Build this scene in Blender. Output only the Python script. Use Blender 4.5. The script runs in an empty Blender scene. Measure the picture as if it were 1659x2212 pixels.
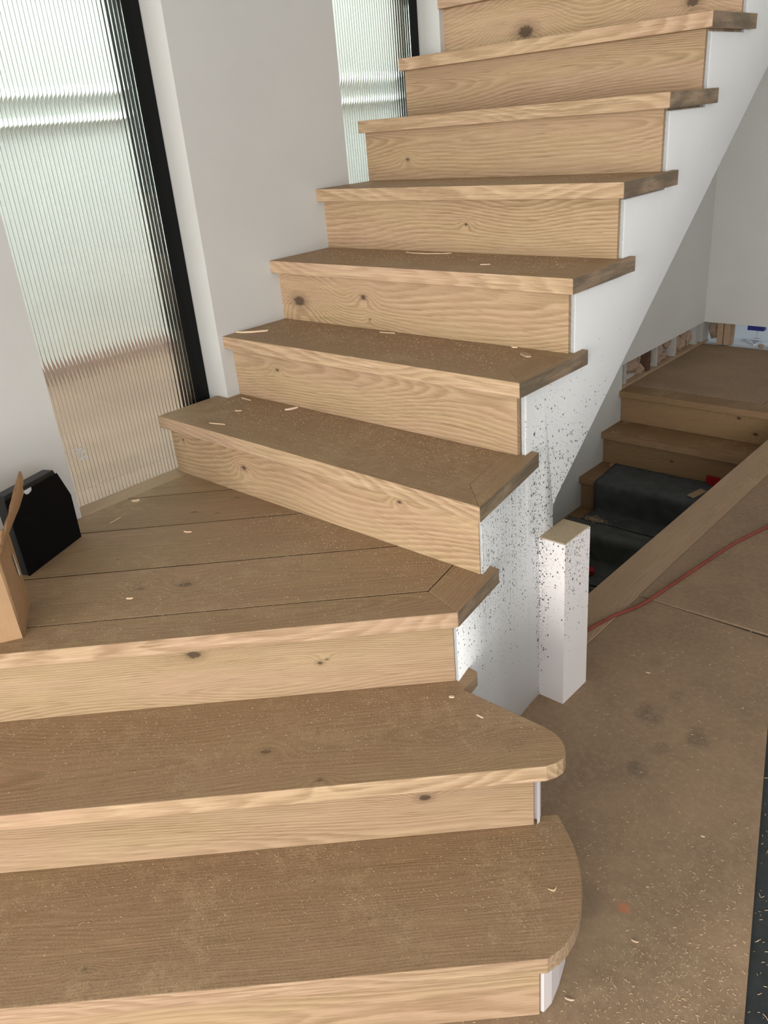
import bpy, bmesh, math, random
import numpy as np
from mathutils import Vector, Matrix

# ------------------------------------------------------------------ camera, sky, lights, exposure
scene = bpy.context.scene
COL = scene.collection
IMG_W, IMG_H = 1659, 2212

def make_camera():
    f, yaw, pitch, roll = 1768.905, -0.7710, 0.4421, 0.0908
    loc = Vector((1.0866, -1.4366, 1.4308))
    fw = Vector((math.sin(yaw) * math.cos(pitch), math.cos(yaw) * math.cos(pitch), -math.sin(pitch)))
    r = Vector((math.cos(yaw), -math.sin(yaw), 0.0))
    d = fw.cross(r)
    c, s = math.cos(roll), math.sin(roll)
    r2 = c * r + s * d
    d2 = -s * r + c * d
    M = Matrix((( r2.x, -d2.x, -fw.x, loc.x), (r2.y, -d2.y, -fw.y, loc.y), (r2.z, -d2.z, -fw.z, loc.z), (0, 0, 0, 1)))
    cam = bpy.data.cameras.new('camera')
    cam.sensor_fit = 'HORIZONTAL'
    cam.sensor_width = 36.0
    cam.lens = f * 36.0 / IMG_W
    cam.clip_start = 0.05
    ob = bpy.data.objects.new('camera', cam)
    ob.matrix_world = M
    COL.objects.link(ob)
    scene.camera = ob
make_camera()

world = bpy.data.worlds.new('sky')
scene.world = world
world.use_nodes = True
bg = world.node_tree.nodes['Background']
bg.inputs['Color'].default_value = (0.86, 0.95, 1.0, 1)
bg.inputs['Strength'].default_value = 1.0

def area_light(name, loc, target, sx, sy, power, color):
    l = bpy.data.lights.new(name, 'AREA')
    l.shape = 'RECTANGLE'
    l.size, l.size_y = sx, sy
    l.energy = power
    l.color = color
    o = bpy.data.objects.new(name, l)
    o.location = loc
    o.rotation_euler = (Vector(target) - Vector(loc)).to_track_quat('-Z', 'Y').to_euler()
    COL.objects.link(o)
    return o
# daylight entering through the glazed doors at the far end of the room and the door on the left
area_light('daylight_rear_doors', (2.05, -5.9, 1.40), (0.5, 0.0, 1.2), 3.2, 2.4, 275, (1.0, 0.965, 0.905))
area_light('daylight_side_door', (-0.80, -3.75, 1.25), (1.0, -2.6, 1.0), 1.5, 2.1, 85, (1.0, 0.97, 0.915))
area_light('added_fill_right', (3.65, -1.7, 1.45), (0.0, -0.9, 0.9), 2.4, 1.8, 36, (0.93, 0.97, 1.0))  # added cool fill for right-facing surfaces, no window known there
area_light('daylight_yard_top', (-1.72, 0.6, 4.6), (-1.95, 0.6, 0.0), 1.1, 6.4, 1150, (0.97, 1.0, 0.985))
area_light('added_fill_gap', (-0.45, 4.15, 1.1), (-0.5, 4.05, 0.0), 0.5, 0.5, 0.9, (0.88, 0.95, 1.0))  # lamp added to brighten the space behind the wall gap

scene.view_settings.view_transform = 'Standard'
scene.view_settings.look = 'None'
scene.view_settings.gamma = 1.0
scene.view_settings.use_curve_mapping = False
scene.view_settings.exposure = 0.0

# ------------------------------------------------------------------ node helpers and materials
class NT:
    def __init__(self, name):
        self.m = bpy.data.materials.new(name)
        self.m.use_nodes = True
        self.t = self.m.node_tree
        self.t.nodes.clear()
        self.out = self.n('ShaderNodeOutputMaterial')
        self.b = self.n('ShaderNodeBsdfPrincipled')
        self.l(self.b.outputs[0], self.out.inputs[0])
    def n(self, t, **kw):
        x = self.t.nodes.new(t)
        for k, v in kw.items():
            setattr(x, k, v)
        return x
    def l(self, a, b):
        self.t.links.new(a, b)
    def put(self, sock, v):
        if isinstance(v, bpy.types.NodeSocket):
            self.l(v, sock)
        elif isinstance(v, (tuple, list)) and len(v) == 3 and sock.type == 'RGBA':
            sock.default_value = (*v, 1)
        else:
            sock.default_value = v
    def math(self, op, a, b=None, c=None, clamp=False):
        x = self.n('ShaderNodeMath', operation=op, use_clamp=clamp)
        self.put(x.inputs[0], a)
        if b is not None: self.put(x.inputs[1], b)
        if c is not None: self.put(x.inputs[2], c)
        return x.outputs[0]
    def vmath(self, op, a, b=None):
        x = self.n('ShaderNodeVectorMath', operation=op)
        self.put(x.inputs[0], a)
        if b is not None: self.put(x.inputs[1], b)
        return x.outputs['Value'] if op in ('LENGTH', 'DISTANCE', 'DOT_PRODUCT') else x.outputs[0]
    def mix(self, f, a, b, mode='MIX'):
        x = self.n('ShaderNodeMix', data_type='RGBA', blend_type=mode)
        self.put(x.inputs[0], f)
        self.put(x.inputs[6], a)
        self.put(x.inputs[7], b)
        return x.outputs[2]
    def noise(self, vec, scale, detail=3.0, rough=0.55, dist=0.0):
        x = self.n('ShaderNodeTexNoise')
        self.put(x.inputs['Vector'], vec)
        x.inputs['Scale'].default_value = scale
        x.inputs['Detail'].default_value = detail
        x.inputs['Roughness'].default_value = rough
        x.inputs['Distortion'].default_value = dist
        return x.outputs['Fac']
    def step(self, v, a, b, lo=0.0, hi=1.0):
        x = self.n('ShaderNodeMapRange', interpolation_type='SMOOTHSTEP')
        self.put(x.inputs[0], v)
        for i, q in enumerate((a, b, lo, hi)):
            x.inputs[i + 1].default_value = q
        return x.outputs[0]
    def scale(self, vec, s):
        return self.vmath('MULTIPLY', vec, s)
    def obj(self):
        return self.n('ShaderNodeTexCoord').outputs['Object']
    def attr(self, name):
        return self.n('ShaderNodeAttribute', attribute_type='OBJECT', attribute_name=name)
    def bump(self, h, strength, dist=0.001):
        x = self.n('ShaderNodeBump')
        x.inputs['Strength'].default_value = strength
        x.inputs['Distance'].default_value = dist
        self.put(x.inputs['Height'], h)
        self.l(x.outputs[0], self.b.inputs['Normal'])
    def set(self, **kw):
        names = dict(color='Base Color', rough='Roughness', metal='Metallic', spec='Specular IOR Level', trans='Transmission Weight', ior='IOR')
        for k, v in kw.items():
            self.put(self.b.inputs[names[k]], v)
        return self.m

def mat_oak(name, light, dark, dust=0.0, grey=0.0, wear=0.0, ringc=0.42):
    N = NT(name)
    co = N.obj()
    rnd = N.n('ShaderNodeObjectInfo').outputs['Random']
    shift = N.n('ShaderNodeCombineXYZ')
    N.l(N.math('MULTIPLY', rnd, 37.0), shift.inputs[0])
    N.l(N.math('MULTIPLY', rnd, 11.0), shift.inputs[1])
    N.l(N.math('MULTIPLY', rnd, 5.3), shift.inputs[2])
    cs = N.vmath('ADD', co, shift.outputs[0])
    # log axis off the board; slow wander and taper along the grain make the cathedrals
    w1 = N.noise(N.scale(cs, (1.3, 3.2, 3.2)), 1.0, 1.0, 0.5)
    w2 = N.noise(N.scale(cs, (4.0, 24.0, 24.0)), 1.0, 2.0, 0.55)
    w3 = N.noise(N.scale(cs, (22.0, 240.0, 240.0)), 1.0, 2.0, 0.6)
    sep = N.n('ShaderNodeSeparateXYZ'); N.l(co, sep.inputs[0])
    r2 = N.math('FRACT', N.math('MULTIPLY', rnd, 17.31))
    yo = N.math('MULTIPLY_ADD', rnd, 0.12, -0.09)
    zo = N.math('MULTIPLY_ADD', r2, 0.10, 0.015)
    yy = N.math('ADD', sep.outputs[1], yo)
    zz = N.math('SUBTRACT', sep.outputs[2], zo)
    rad = N.math('SQRT', N.math('ADD', N.math('MULTIPLY', yy, yy), N.math('MULTIPLY', zz, zz)))
    rad = N.math('ADD', rad, N.math('MULTIPLY', sep.outputs[0], N.math('MULTIPLY_ADD', r2, 0.05, 0.012)))
    rad = N.math('ADD', rad, N.math('MULTIPLY', sep.outputs[2], 0.38))
    rad = N.math('ADD', rad, N.math('MULTIPLY', w1, 0.13))
    rad = N.math('ADD', rad, N.math('MULTIPLY', w2, 0.009))
    rad = N.math('ADD', rad, N.math('MULTIPLY', w3, 0.0035))
    knotdark = None
    for k in ('knot_a', 'knot_b', 'knot_c'):
        a = N.attr(k)
        dv = N.vmath('SUBTRACT', co, a.outputs['Vector'])
        dv = N.scale(dv, (0.62, 1.0, 1.0))
        d = N.vmath('LENGTH', dv)
        rr = N.math('MAXIMUM', N.attr(k + '_r').outputs['Fac'], 0.0008)
        u = N.math('DIVIDE', d, rr)
        fall = N.math('POWER', 2.718, N.math('MULTIPLY', N.math('MULTIPLY', u, u), -0.055))
        amp = N.math('MULTIPLY', rr, 3.4)
        rad = N.math('ADD', rad, N.math('MULTIPLY', fall, amp))
        u = N.math('ADD', u, N.math('MULTIPLY_ADD', N.noise(co, 160.0, 3.0), 1.0, -0.5))
        kd = N.math('ADD', N.step(u, 0.35, 1.1, 1.0, 0.0), N.math('MULTIPLY', N.step(u, 0.8, 2.4, 1.0, 0.0), 0.35), clamp=True)
        knotdark = kd if knotdark is None else N.math('MAXIMUM', knotdark, kd)
    ph = N.math('FRACT', N.math('MULTIPLY', rad, 150.0))
    ring = N.math('MULTIPLY', N.step(ph, 0.0, 0.72), N.step(ph, 0.78, 1.0, 1.0, 0.0))
    fib = N.noise(N.scale(cs, (9.0, 330.0, 330.0)), 1.0, 3.0, 0.65)
    pores = N.step(N.noise(N.scale(cs, (26.0, 620.0, 620.0)), 1.0, 2.0, 0.6), 0.58, 0.74)
    broad = N.noise(N.scale(cs, (1.1, 9.0, 9.0)), 1.0, 3.0, 0.5)
    f = N.math('MULTIPLY', ring, ringc)
    f = N.math('MULTIPLY', f, N.step(N.noise(N.scale(cs, (2.0, 14.0, 14.0)), 1.0, 2.0), 0.3, 0.65, 0.45, 1.15))
    f = N.math('ADD', f, N.math('MULTIPLY', N.step(fib, 0.3, 0.75), 0.34))
    f = N.math('ADD', f, N.math('MULTIPLY_ADD', broad, 0.5, -0.22))
    f = N.math('ADD', f, N.math('MULTIPLY', N.math('MULTIPLY', pores, ring), 0.30), clamp=True)
    hue = N.step(N.noise(N.scale(cs, (1.6, 12.0, 12.0)), 1.0, 3.0, 0.6), 0.38, 0.62)
    col = N.mix(hue, N.mix(f, light, dark), N.mix(f, (light[0], light[1] * 0.955, light[2] * 1.05), (dark[0] * 1.05, dark[1], dark[2] * 1.04)))
    streak = N.step(N.noise(N.scale(cs, (11.0, 300.0, 300.0)), 1.0, 2.0, 0.5), 0.62, 0.72)
    col = N.mix(N.math('MULTIPLY', streak, 0.42), col, tuple(q * 0.62 for q in dark))
    tone = N.math('MULTIPLY_ADD', r2, 0.16, 0.92)
    col = N.mix(1.0, col, N.n('ShaderNodeCombineColor').outputs[0] if False else tone, 'MULTIPLY')
    col = N.mix(N.math('MULTIPLY', knotdark, 0.88), col, (0.055, 0.034, 0.020))
    if grey:
        g = N.step(N.noise(N.scale(cs, (7.0, 26.0, 26.0)), 1.0, 4.0, 0.6), 0.3, 0.62)
        col = N.mix(N.math('MULTIPLY', g, grey), col, (0.115, 0.092, 0.066))
    if wear:
        # pale freshly planed patches along the nosing edges
        wp = N.step(N.noise(N.scale(cs, (7.0, 230.0, 230.0)), 1.0, 4.0, 0.65), 0.52, 0.64)
        col = N.mix(N.math('MULTIPLY', wp, wear), col, (0.66, 0.50, 0.335))
    h = N.math('MULTIPLY_ADD', fib, 0.5, N.math('MULTIPLY', ring, -0.35))
    rough = 0.62
    if dust:
        geo = N.n('ShaderNodeNewGeometry')
        sn = N.n('ShaderNodeSeparateXYZ'); N.l(geo.outputs['True Normal'], sn.inputs[0])
        up = N.step(sn.outputs[2], 0.3, 0.65)
        pos = geo.outputs['Position']
        big = N.noise(pos, 5.0, 4.0, 0.6)
        mid = N.noise(pos, 34.0, 4.0, 0.7)
        film = N.math('MULTIPLY', N.step(N.math('ADD', N.math('MULTIPLY', big, 0.7), N.math('MULTIPLY', mid, 0.3)), 0.30, 0.58, 0.35, 1.0), up)
        grain = N.math('ADD', N.math('MULTIPLY', N.noise(pos, 850.0, 2.0, 0.7), 0.55), N.math('MULTIPLY', N.noise(pos, 330.0, 3.0, 0.75), 0.45))
        dirty = N.mix(1.0, col, (0.66, 0.595, 0.515), 'MULTIPLY')
        col = N.mix(N.math('MULTIPLY', up, 0.92), col, dirty)
        dcol = N.mix(N.step(grain, 0.36, 0.64), (0.105, 0.068, 0.036), (0.365, 0.258, 0.152))
        col = N.mix(N.math('MULTIPLY', film, dust), col, dcol)
        heavy = N.math('MULTIPLY', N.step(N.math('ADD', N.math('MULTIPLY', big, 0.55), N.math('MULTIPLY', mid, 0.45)), 0.50, 0.62), up)
        col = N.mix(N.math('MULTIPLY', heavy, N.step(grain, 0.42, 0.58, 0.0, 0.75)), col, (0.40, 0.285, 0.165))
        # dark trodden grime
        gr = N.math('MULTIPLY', N.math('MULTIPLY', N.step(N.noise(pos, 11.0, 5.0, 0.7), 0.60, 0.74), N.step(N.noise(pos, 170.0, 3.0, 0.7), 0.48, 0.62)), up)
        col = N.mix(N.math('MULTIPLY', gr, 0.55), col, (0.07, 0.052, 0.036))
        h = N.math('ADD', h, N.math('MULTIPLY', N.math('MULTIPLY', grain, film), 1.4))
    N.bump(h, 0.35, 0.0009)
    return N.set(color=col, rough=rough, spec=0.25)

OAK_L, OAK_D = (0.480, 0.346, 0.206), (0.235, 0.152, 0.076)
M_RISER = mat_oak('oak_riser', OAK_L, OAK_D)
M_TREAD = mat_oak('oak_tread_dusty', (0.51, 0.364, 0.226), (0.26, 0.166, 0.088), dust=0.52, wear=0.40, ringc=0.44)
M_END = mat_oak('oak_end_weathered', (0.44, 0.325, 0.21), (0.22, 0.15, 0.09), dust=0.3, grey=0.75)
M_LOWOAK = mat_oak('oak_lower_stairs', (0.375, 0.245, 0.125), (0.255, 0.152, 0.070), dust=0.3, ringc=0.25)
M_STRIP = mat_oak('oak_floor_edge', (0.70, 0.545, 0.385), (0.47, 0.345, 0.225), dust=0.25)
M_PALE = mat_oak('oak_splinter', (0.78, 0.61, 0.42), (0.62, 0.45, 0.28))

def mat_paint(name, col, var=0.04, bump=0.08, speck=False, blobs=(70.0, 0.17, 0.5)):
    N = NT(name)
    geo = N.n('ShaderNodeNewGeometry')
    pos = geo.outputs['Position']
    big = N.noise(pos, 3.0, 4.0, 0.6)
    c = N.mix(N.math('MULTIPLY', N.step(big, 0.35, 0.7), 1.0), col, tuple(x * (1 - var) for x in col))
    scuff = N.math('MULTIPLY', N.step(N.noise(N.scale(pos, (9.0, 9.0, 22.0)), 1.0, 6.0, 0.75), 0.66, 0.74), 0.25)
    c = N.mix(scuff, c, tuple(x * 0.72 for x in col))
    if speck:
        sp = N.n('ShaderNodeSeparateXYZ'); N.l(pos, sp.inputs[0])
        # thrown textured-coating spatter, densest at the inside corner by the stub post
        zc = N.math('SUBTRACT', sp.outputs[2], 0.56)
        yc = N.math('SUBTRACT', sp.outputs[1], -0.06)
        dens = N.math('ADD', N.math('MULTIPLY', N.math('MULTIPLY', zc, zc), 26.0), N.math('MULTIPLY', N.math('MULTIPLY', yc, yc), 9.0))
        dens = N.math('POWER', 2.718, N.math('MULTIPLY', dens, -1.0))
        corner = N.math('MULTIPLY', N.step(sp.outputs[0], 0.114, 0.150, 1.0, 0.0), N.math('MULTIPLY', N.step(sp.outputs[1], 0.085, 0.102), N.step(sp.outputs[1], 0.106, 0.112, 1.0, 0.0)))
        dens = N.math('ADD', dens, N.math('MULTIPLY', corner, N.math('MULTIPLY', N.step(sp.outputs[2], 0.05, 0.32, 0.1, 1.9), N.step(sp.outputs[2], 0.476, 0.486, 1.0, 0.0))))
        tot = None
        for s, lo, k in ((150.0, 0.30, 0.9), (290.0, 0.32, 1.1), blobs):
            v = N.n('ShaderNodeTexVoronoi'); v.inputs['Scale'].default_value = s
            wob = N.vmath('ADD', pos, N.scale(N.n('ShaderNodeTexNoise').outputs['Color'], (0.0, 0.0, 0.0)))
            nz = N.n('ShaderNodeTexNoise'); nz.inputs['Scale'].default_value = s * 1.3; N.l(pos, nz.inputs['Vector'])
            wob = N.vmath('ADD', pos, N.scale(nz.outputs['Color'], (0.35 / s,) * 3))
            N.l(wob, v.inputs['Vector'])
            rs = N.n('ShaderNodeSeparateColor'); N.l(v.outputs['Color'], rs.inputs[0])
            on = N.math('LESS_THAN', rs.outputs[0], N.math('MULTIPLY', dens, 0.42 * k))
            rad = N.math('MULTIPLY_ADD', rs.outputs[1], 0.24, lo - 0.12)
            dot = N.math('MULTIPLY', on, N.math('LESS_THAN', v.outputs['Distance'], rad))
            tot = dot if tot is None else N.math('MAXIMUM', tot, dot)
        c = N.mix(tot, c, (0.15, 0.15, 0.155))
    N.bump(N.noise(pos, 240.0, 3.0, 0.6), bump, 0.001)
    return N.set(color=c, rough=0.7, spec=0.25)

M_WHITE = mat_paint('white_wall_paint', (0.57, 0.565, 0.55))
M_WALL2 = mat_paint('grey_white_wall_paint', (0.68, 0.68, 0.66))
M_STRINGER = mat_paint('stringer_paint_spattered', (0.84, 0.845, 0.85), speck=True)
M_POST = mat_paint('post_paint_spattered', (0.87, 0.82, 0.81), speck=True, blobs=(58.0, 0.21, 0.8))  # pink in the base colour stands in for warm bounced light
M_CARC = mat_paint('carcass_plaster', (0.74, 0.68, 0.68))  # pinkish tint carries the warm floor bounce in the colour

def mat_flat(name, col, rough=0.6, spec=0.3, metal=0.0, scale=60.0, var=0.15, bump=0.0, bscale=200.0):
    N = NT(name)
    co = N.obj()
    c = N.mix(N.noise(co, scale, 4.0, 0.6), tuple(x * (1 + var) for x in col), tuple(x * (1 - var) for x in col))
    if bump:
        N.bump(N.noise(co, bscale, 4.0, 0.65), bump, 0.002)
    return N.set(color=c, rough=rough, spec=spec, metal=metal)

M_FRAME = mat_flat('black_metal_frame', (0.0045, 0.005, 0.0052), 0.5, 0.18, var=0.1)
M_BLACKCARD = mat_flat('black_card', (0.0035, 0.0035, 0.004), 0.75, 0.12, var=0.2)
M_CLOTH = mat_flat('dark_felt_cloth', (0.088, 0.092, 0.093), 0.95, 0.05, scale=18.0, var=0.45, bump=0.5, bscale=420.0)
M_CLOTH2 = mat_flat('black_torn_membrane', (0.095, 0.10, 0.095), 0.8, 0.15, scale=14.0, var=0.5, bump=0.4, bscale=150.0)
M_RED = mat_flat('red_plastic', (0.36, 0.010, 0.016), 0.45, 0.4)
M_CORD = mat_flat('orange_red_cord', (0.235, 0.055, 0.038), 0.6, 0.25, scale=14.0, var=0.45)
M_BLUE = mat_flat('blue_plastic', (0.03, 0.035, 0.22), 0.45, 0.4)
M_PVC = mat_flat('white_plastic', (0.66, 0.69, 0.73), 0.5, 0.3)
M_STUD = mat_flat('rough_timber', (0.42, 0.30, 0.20), 0.85, 0.1, scale=35.0, var=0.3, bump=0.3)
M_STUDW = mat_flat('galvanised_stud', (0.50, 0.49, 0.46), 0.55, 0.3, scale=30.0, var=0.15)
M_BRICK = mat_flat('red_brown_masonry', (0.13, 0.075, 0.055), 0.95, 0.05, scale=26.0, var=0.5, bump=0.7, bscale=70.0)
M_WOOL = mat_flat('insulation_wool', (0.40, 0.285, 0.215), 1.0, 0.02, scale=55.0, var=0.45, bump=0.8, bscale=140.0)
M_DARKFLOOR = mat_flat('dark_slate_floor', (0.030, 0.036, 0.037), 0.55, 0.3, scale=22.0, var=0.6, bump=0.25, bscale=60.0)
M_SEAM = mat_flat('dirt_in_board_seam', (0.030, 0.019, 0.011), 1.0, 0.0)
M_EDGE_GREY = mat_flat('grey_corner_edge', (0.40, 0.41, 0.42), 0.8, 0.1, scale=90.0, var=0.2, bump=0.4)  # greyer colour for the forward-facing stringer edges
M_CEIL = mat_flat('ceiling_white', (0.76, 0.75, 0.73), 0.9, 0.1, var=0.02)
M_DECK = mat_oak('outside_deck_boards', (0.255, 0.178, 0.128), (0.175, 0.120, 0.083))
M_OUTW = mat_flat('outside_white_render', (0.82, 0.83, 0.805), 0.9, 0.1, scale=5.0, var=0.03)
M_BASEBAND = mat_flat('outside_base_band', (0.42, 0.29, 0.25), 0.8, 0.2, scale=12.0, var=0.15)  # pinkish-brown colour of the band at the wall foot
M_SHAVE = mat_flat('pale_wood_shavings', (0.56, 0.42, 0.265), 0.7, 0.2, scale=300.0, var=0.25)

def mat_board():
    N = NT('floor_protection_board')
    pos = N.n('ShaderNodeNewGeometry').outputs['Position']
    a = N.noise(pos, 4.0, 5.0, 0.65)
    b = N.noise(pos, 60.0, 5.0, 0.75)
    c = N.mix(N.step(a, 0.3, 0.7), (0.300, 0.202, 0.126), (0.230, 0.158, 0.102))
    c = N.mix(N.math('MULTIPLY', N.step(b, 0.42, 0.66), 0.45), c, (0.365, 0.262, 0.168))
    # sweepings of fine sawdust near the front edge of the sheet
    sp = N.n('ShaderNodeSeparateXYZ'); N.l(pos, sp.inputs[0])
    near = N.math('MULTIPLY', N.step(N.math('ADD', sp.outputs[1], N.math('MULTIPLY', N.noise(pos, 6.0, 3.0), 0.3)), -0.35, 0.15, 1.0, 0.0), N.step(N.noise(pos, 9.0, 5.0, 0.7), 0.45, 0.65))
    spk = N.noise(pos, 620.0, 3.0, 0.75)
    c = N.mix(N.math('MULTIPLY', near, N.step(spk, 0.42, 0.62, 0.05, 0.55)), c, (0.44, 0.335, 0.205))
    for (x, y, r, k) in ((0.385, 0.19, 0.06, 0.6), (0.51, 0.175, 0.045, 0.55), (0.455, -0.01, 0.035, 0.6), (0.40, 0.30, 0.03, 0.4), (0.30, 0.40, 0.04, 0.3), (0.53, -0.40, 0.06, 0.35), (0.46, 0.09, 0.03, 0.4)):
        d = N.vmath('DISTANCE', pos, (x, y, 0.0))
        d = N.math('ADD', d, N.math('MULTIPLY_ADD', N.noise(pos, 15.0, 6.0, 0.72), 0.20, -0.10))
        c = N.mix(N.math('MULTIPLY', N.math('MULTIPLY', N.step(d, 0.2 * r, r, 1.0, 0.0), N.step(b, 0.35, 0.6)), k), c, (0.075, 0.062, 0.050))
    d = N.vmath('DISTANCE', pos, (0.602, -0.364, 0.0))
    c = N.mix(N.step(d, 0.010, 0.0135, 0.65, 0.0), c, (0.47, 0.17, 0.075))
    N.bump(N.math('ADD', N.noise(pos, 300.0, 3.0, 0.7), N.math('MULTIPLY', N.math('MULTIPLY', spk, near), 2.0)), 0.28, 0.001)
    return N.set(color=c, rough=0.72, spec=0.25)
M_BOARD = mat_board()

def mat_card():
    N = NT('brown_corrugated_card')
    co = N.obj()
    a = N.noise(co, 18.0, 4.0, 0.6)
    c = N.mix(a, (0.47, 0.30, 0.17), (0.36, 0.22, 0.115))
    fl = N.step(N.noise(N.scale(co, (300.0, 300.0, 40.0)), 1.0, 3.0, 0.7), 0.4, 0.7)
    c = N.mix(N.math('MULTIPLY', fl, 0.15), c, (0.27, 0.165, 0.085))
    N.bump(N.noise(co, 24.0, 3.0, 0.6), 0.35, 0.004)
    return N.set(color=c, rough=0.68, spec=0.25)
M_CARD = mat_card()
M_CARDEDGE = mat_flat('card_cut_edge', (0.17, 0.095, 0.05), 0.9, 0.05, scale=400.0, var=0.5)

def mat_posttop():
    N = NT('raw_dusty_board_top')
    pos = N.n('ShaderNodeNewGeometry').outputs['Position']
    c = N.mix(N.noise(pos, 40.0, 4.0, 0.6), (0.47, 0.38, 0.26), (0.36, 0.28, 0.19))
    c = N.mix(N.step(N.noise(pos, 210.0, 4.0, 0.75), 0.55, 0.68, 0.0, 0.75), c, (0.13, 0.10, 0.065))
    N.bump(N.noise(pos, 320.0, 3.0, 0.7), 0.4, 0.001)
    return N.set(color=c, rough=0.9, spec=0.1)
M_POSTTOP = mat_posttop()

def mat_glass():
    m = bpy.data.materials.new('reeded_glass')
    m.use_nodes = True
    t = m.node_tree
    t.nodes.clear()
    o = t.nodes.new('ShaderNodeOutputMaterial')
    g = t.nodes.new('ShaderNodeBsdfGlass')
    g.inputs['Color'].default_value = (0.95, 0.985, 0.97, 1)
    g.inputs['Roughness'].default_value = 0.0
    g.inputs['IOR'].default_value = 1.5
    t.links.new(g.outputs[0], o.inputs[0])
    return m
M_GLASS = mat_glass()
M_SMEAR = mat_flat('dried_plaster_smear', (0.75, 0.75, 0.76), 0.9, 0.1, scale=300.0, var=0.1, bump=0.5)

# ------------------------------------------------------------------ object helpers
def tag(o, label=None, cat=None, group=None, kind=None):
    if label: o['label'] = label
    if cat: o['category'] = cat
    if group: o['group'] = group
    if kind: o['kind'] = kind
    return o

def empty(name, loc=(0, 0, 0), **kw):
    o = bpy.data.objects.new(name, None)
    o.empty_display_size = 0.05
    o.location = loc
    COL.objects.link(o)
    return tag(o, **kw)

def worldloc(o):
    v = Vector((0, 0, 0))
    while o is not None:
        v += o.location
        o = o.parent
    return v

def link(name, me, mat, parent=None, loc=(0, 0, 0), rot=(0, 0, 0), smooth=False):
    o = bpy.data.objects.new(name, me)
    COL.objects.link(o)
    if mat is not None:
        for m in (mat if isinstance(mat, (list, tuple)) else [mat]):
            me.materials.append(m)
    loc = Vector(loc)
    if parent is not None:
        o.parent = parent
        loc = loc - worldloc(parent)
    o.location = loc
    o.rotation_euler = rot
    if smooth:
        for p in me.polygons: p.use_smooth = True
    return o

def bm_obj(name, bm, mat, parent=None, loc=(0, 0, 0), rot=(0, 0, 0), smooth=False):
    bmesh.ops.recalc_face_normals(bm, faces=bm.faces[:])
    me = bpy.data.meshes.new(name)
    bm.to_mesh(me)
    bm.free()
    return link(name, me, mat, parent, loc, rot, smooth)

def prism_bm(poly, z0, z1):
    bm = bmesh.new()
    a = [bm.verts.new((x, y, z0)) for x, y in poly]
    b = [bm.verts.new((x, y, z1)) for x, y in poly]
    bm.faces.new(a); bm.faces.new(b)
    n = len(poly)
    for i in range(n):
        bm.faces.new((a[i], a[(i + 1) % n], b[(i + 1) % n], b[i]))
    bmesh.ops.recalc_face_normals(bm, faces=bm.faces[:])
    return bm

def bevel(bm, w, seg=1, ang=0.5):
    es = [e for e in bm.edges if len(e.link_faces) == 2 and e.calc_face_angle(0) > ang]
    bmesh.ops.bevel(bm, geom=es, offset=w, segments=seg, affect='EDGES', profile=0.5, clamp_overlap=True)

def board(name, poly, z0, z1, mat, parent, ang=0.0, bev=0.0012, knots=(), seg=1, end=None):
    """a flat board: world-xy outline, grain along ang"""
    ox = sum(p[0] for p in poly) / len(poly); oy = sum(p[1] for p in poly) / len(poly)
    c, s = math.cos(-ang), math.sin(-ang)
    loc = [((x - ox) * c - (y - oy) * s, (x - ox) * s + (y - oy) * c) for x, y in poly]
    bm = prism_bm(loc, 0.0, z1 - z0)
    if bev: bevel(bm, bev, seg)
    o = bm_obj(name, bm, [mat, end] if end else mat, parent, (ox, oy, z0), (0, 0, ang))
    if end:                                              # outer end face, facing right
        for f in o.data.polygons:
            if f.normal.x * math.cos(ang) - f.normal.y * math.sin(ang) > 0.6: f.material_index = 1
    for i, (x, y, z, r) in enumerate(knots):
        k = 'knot_' + 'abc'[i]
        o[k] = [(x - ox) * c - (y - oy) * s, (x - ox) * s + (y - oy) * c, z - z0]
        o[k + '_r'] = float(r)
    return o

def box_bm(x0, x1, y0, y1, z0, z1, bm=None):
    bm = bm or bmesh.new()
    v = [bm.verts.new((x, y, z)) for z in (z0, z1) for y in (y0, y1) for x in (x0, x1)]
    for f in ((0, 2, 3, 1), (4, 5, 7, 6), (0, 1, 5, 4), (2, 6, 7, 3), (0, 4, 6, 2), (1, 3, 7, 5)):
        bm.faces.new([v[i] for i in f])
    return bm

def box(name, x0, x1, y0, y1, z0, z1, mat, parent=None, bev=0.0, knots=()):
    cx, cy, cz = (x0 + x1) / 2, (y0 + y1) / 2, (z0 + z1) / 2
    bm = box_bm(x0 - cx, x1 - cx, y0 - cy, y1 - cy, z0 - cz, z1 - cz)
    if bev: bevel(bm, bev)
    o = bm_obj(name, bm, mat, parent, (cx, cy, cz))
    for i, (x, y, z, r) in enumerate(knots):
        k = 'knot_' + 'abc'[i]
        o[k] = [x - cx, y - cy, z - cz]
        o[k + '_r'] = float(r)
    return o

def clip(poly, n, off, keep_less=True):
    out = []
    m = len(poly)
    for i in range(m):
        p, q = poly[i], poly[(i + 1) % m]
        a = p[0] * n[0] + p[1] * n[1] - off
        b = q[0] * n[0] + q[1] * n[1] - off
        if not keep_less: a, b = -a, -b
        if a <= 0: out.append(p)
        if (a < 0 < b) or (b < 0 < a):
            t = a / (a - b)
            out.append((p[0] + t * (q[0] - p[0]), p[1] + t * (q[1] - p[1])))
    return out

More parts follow.
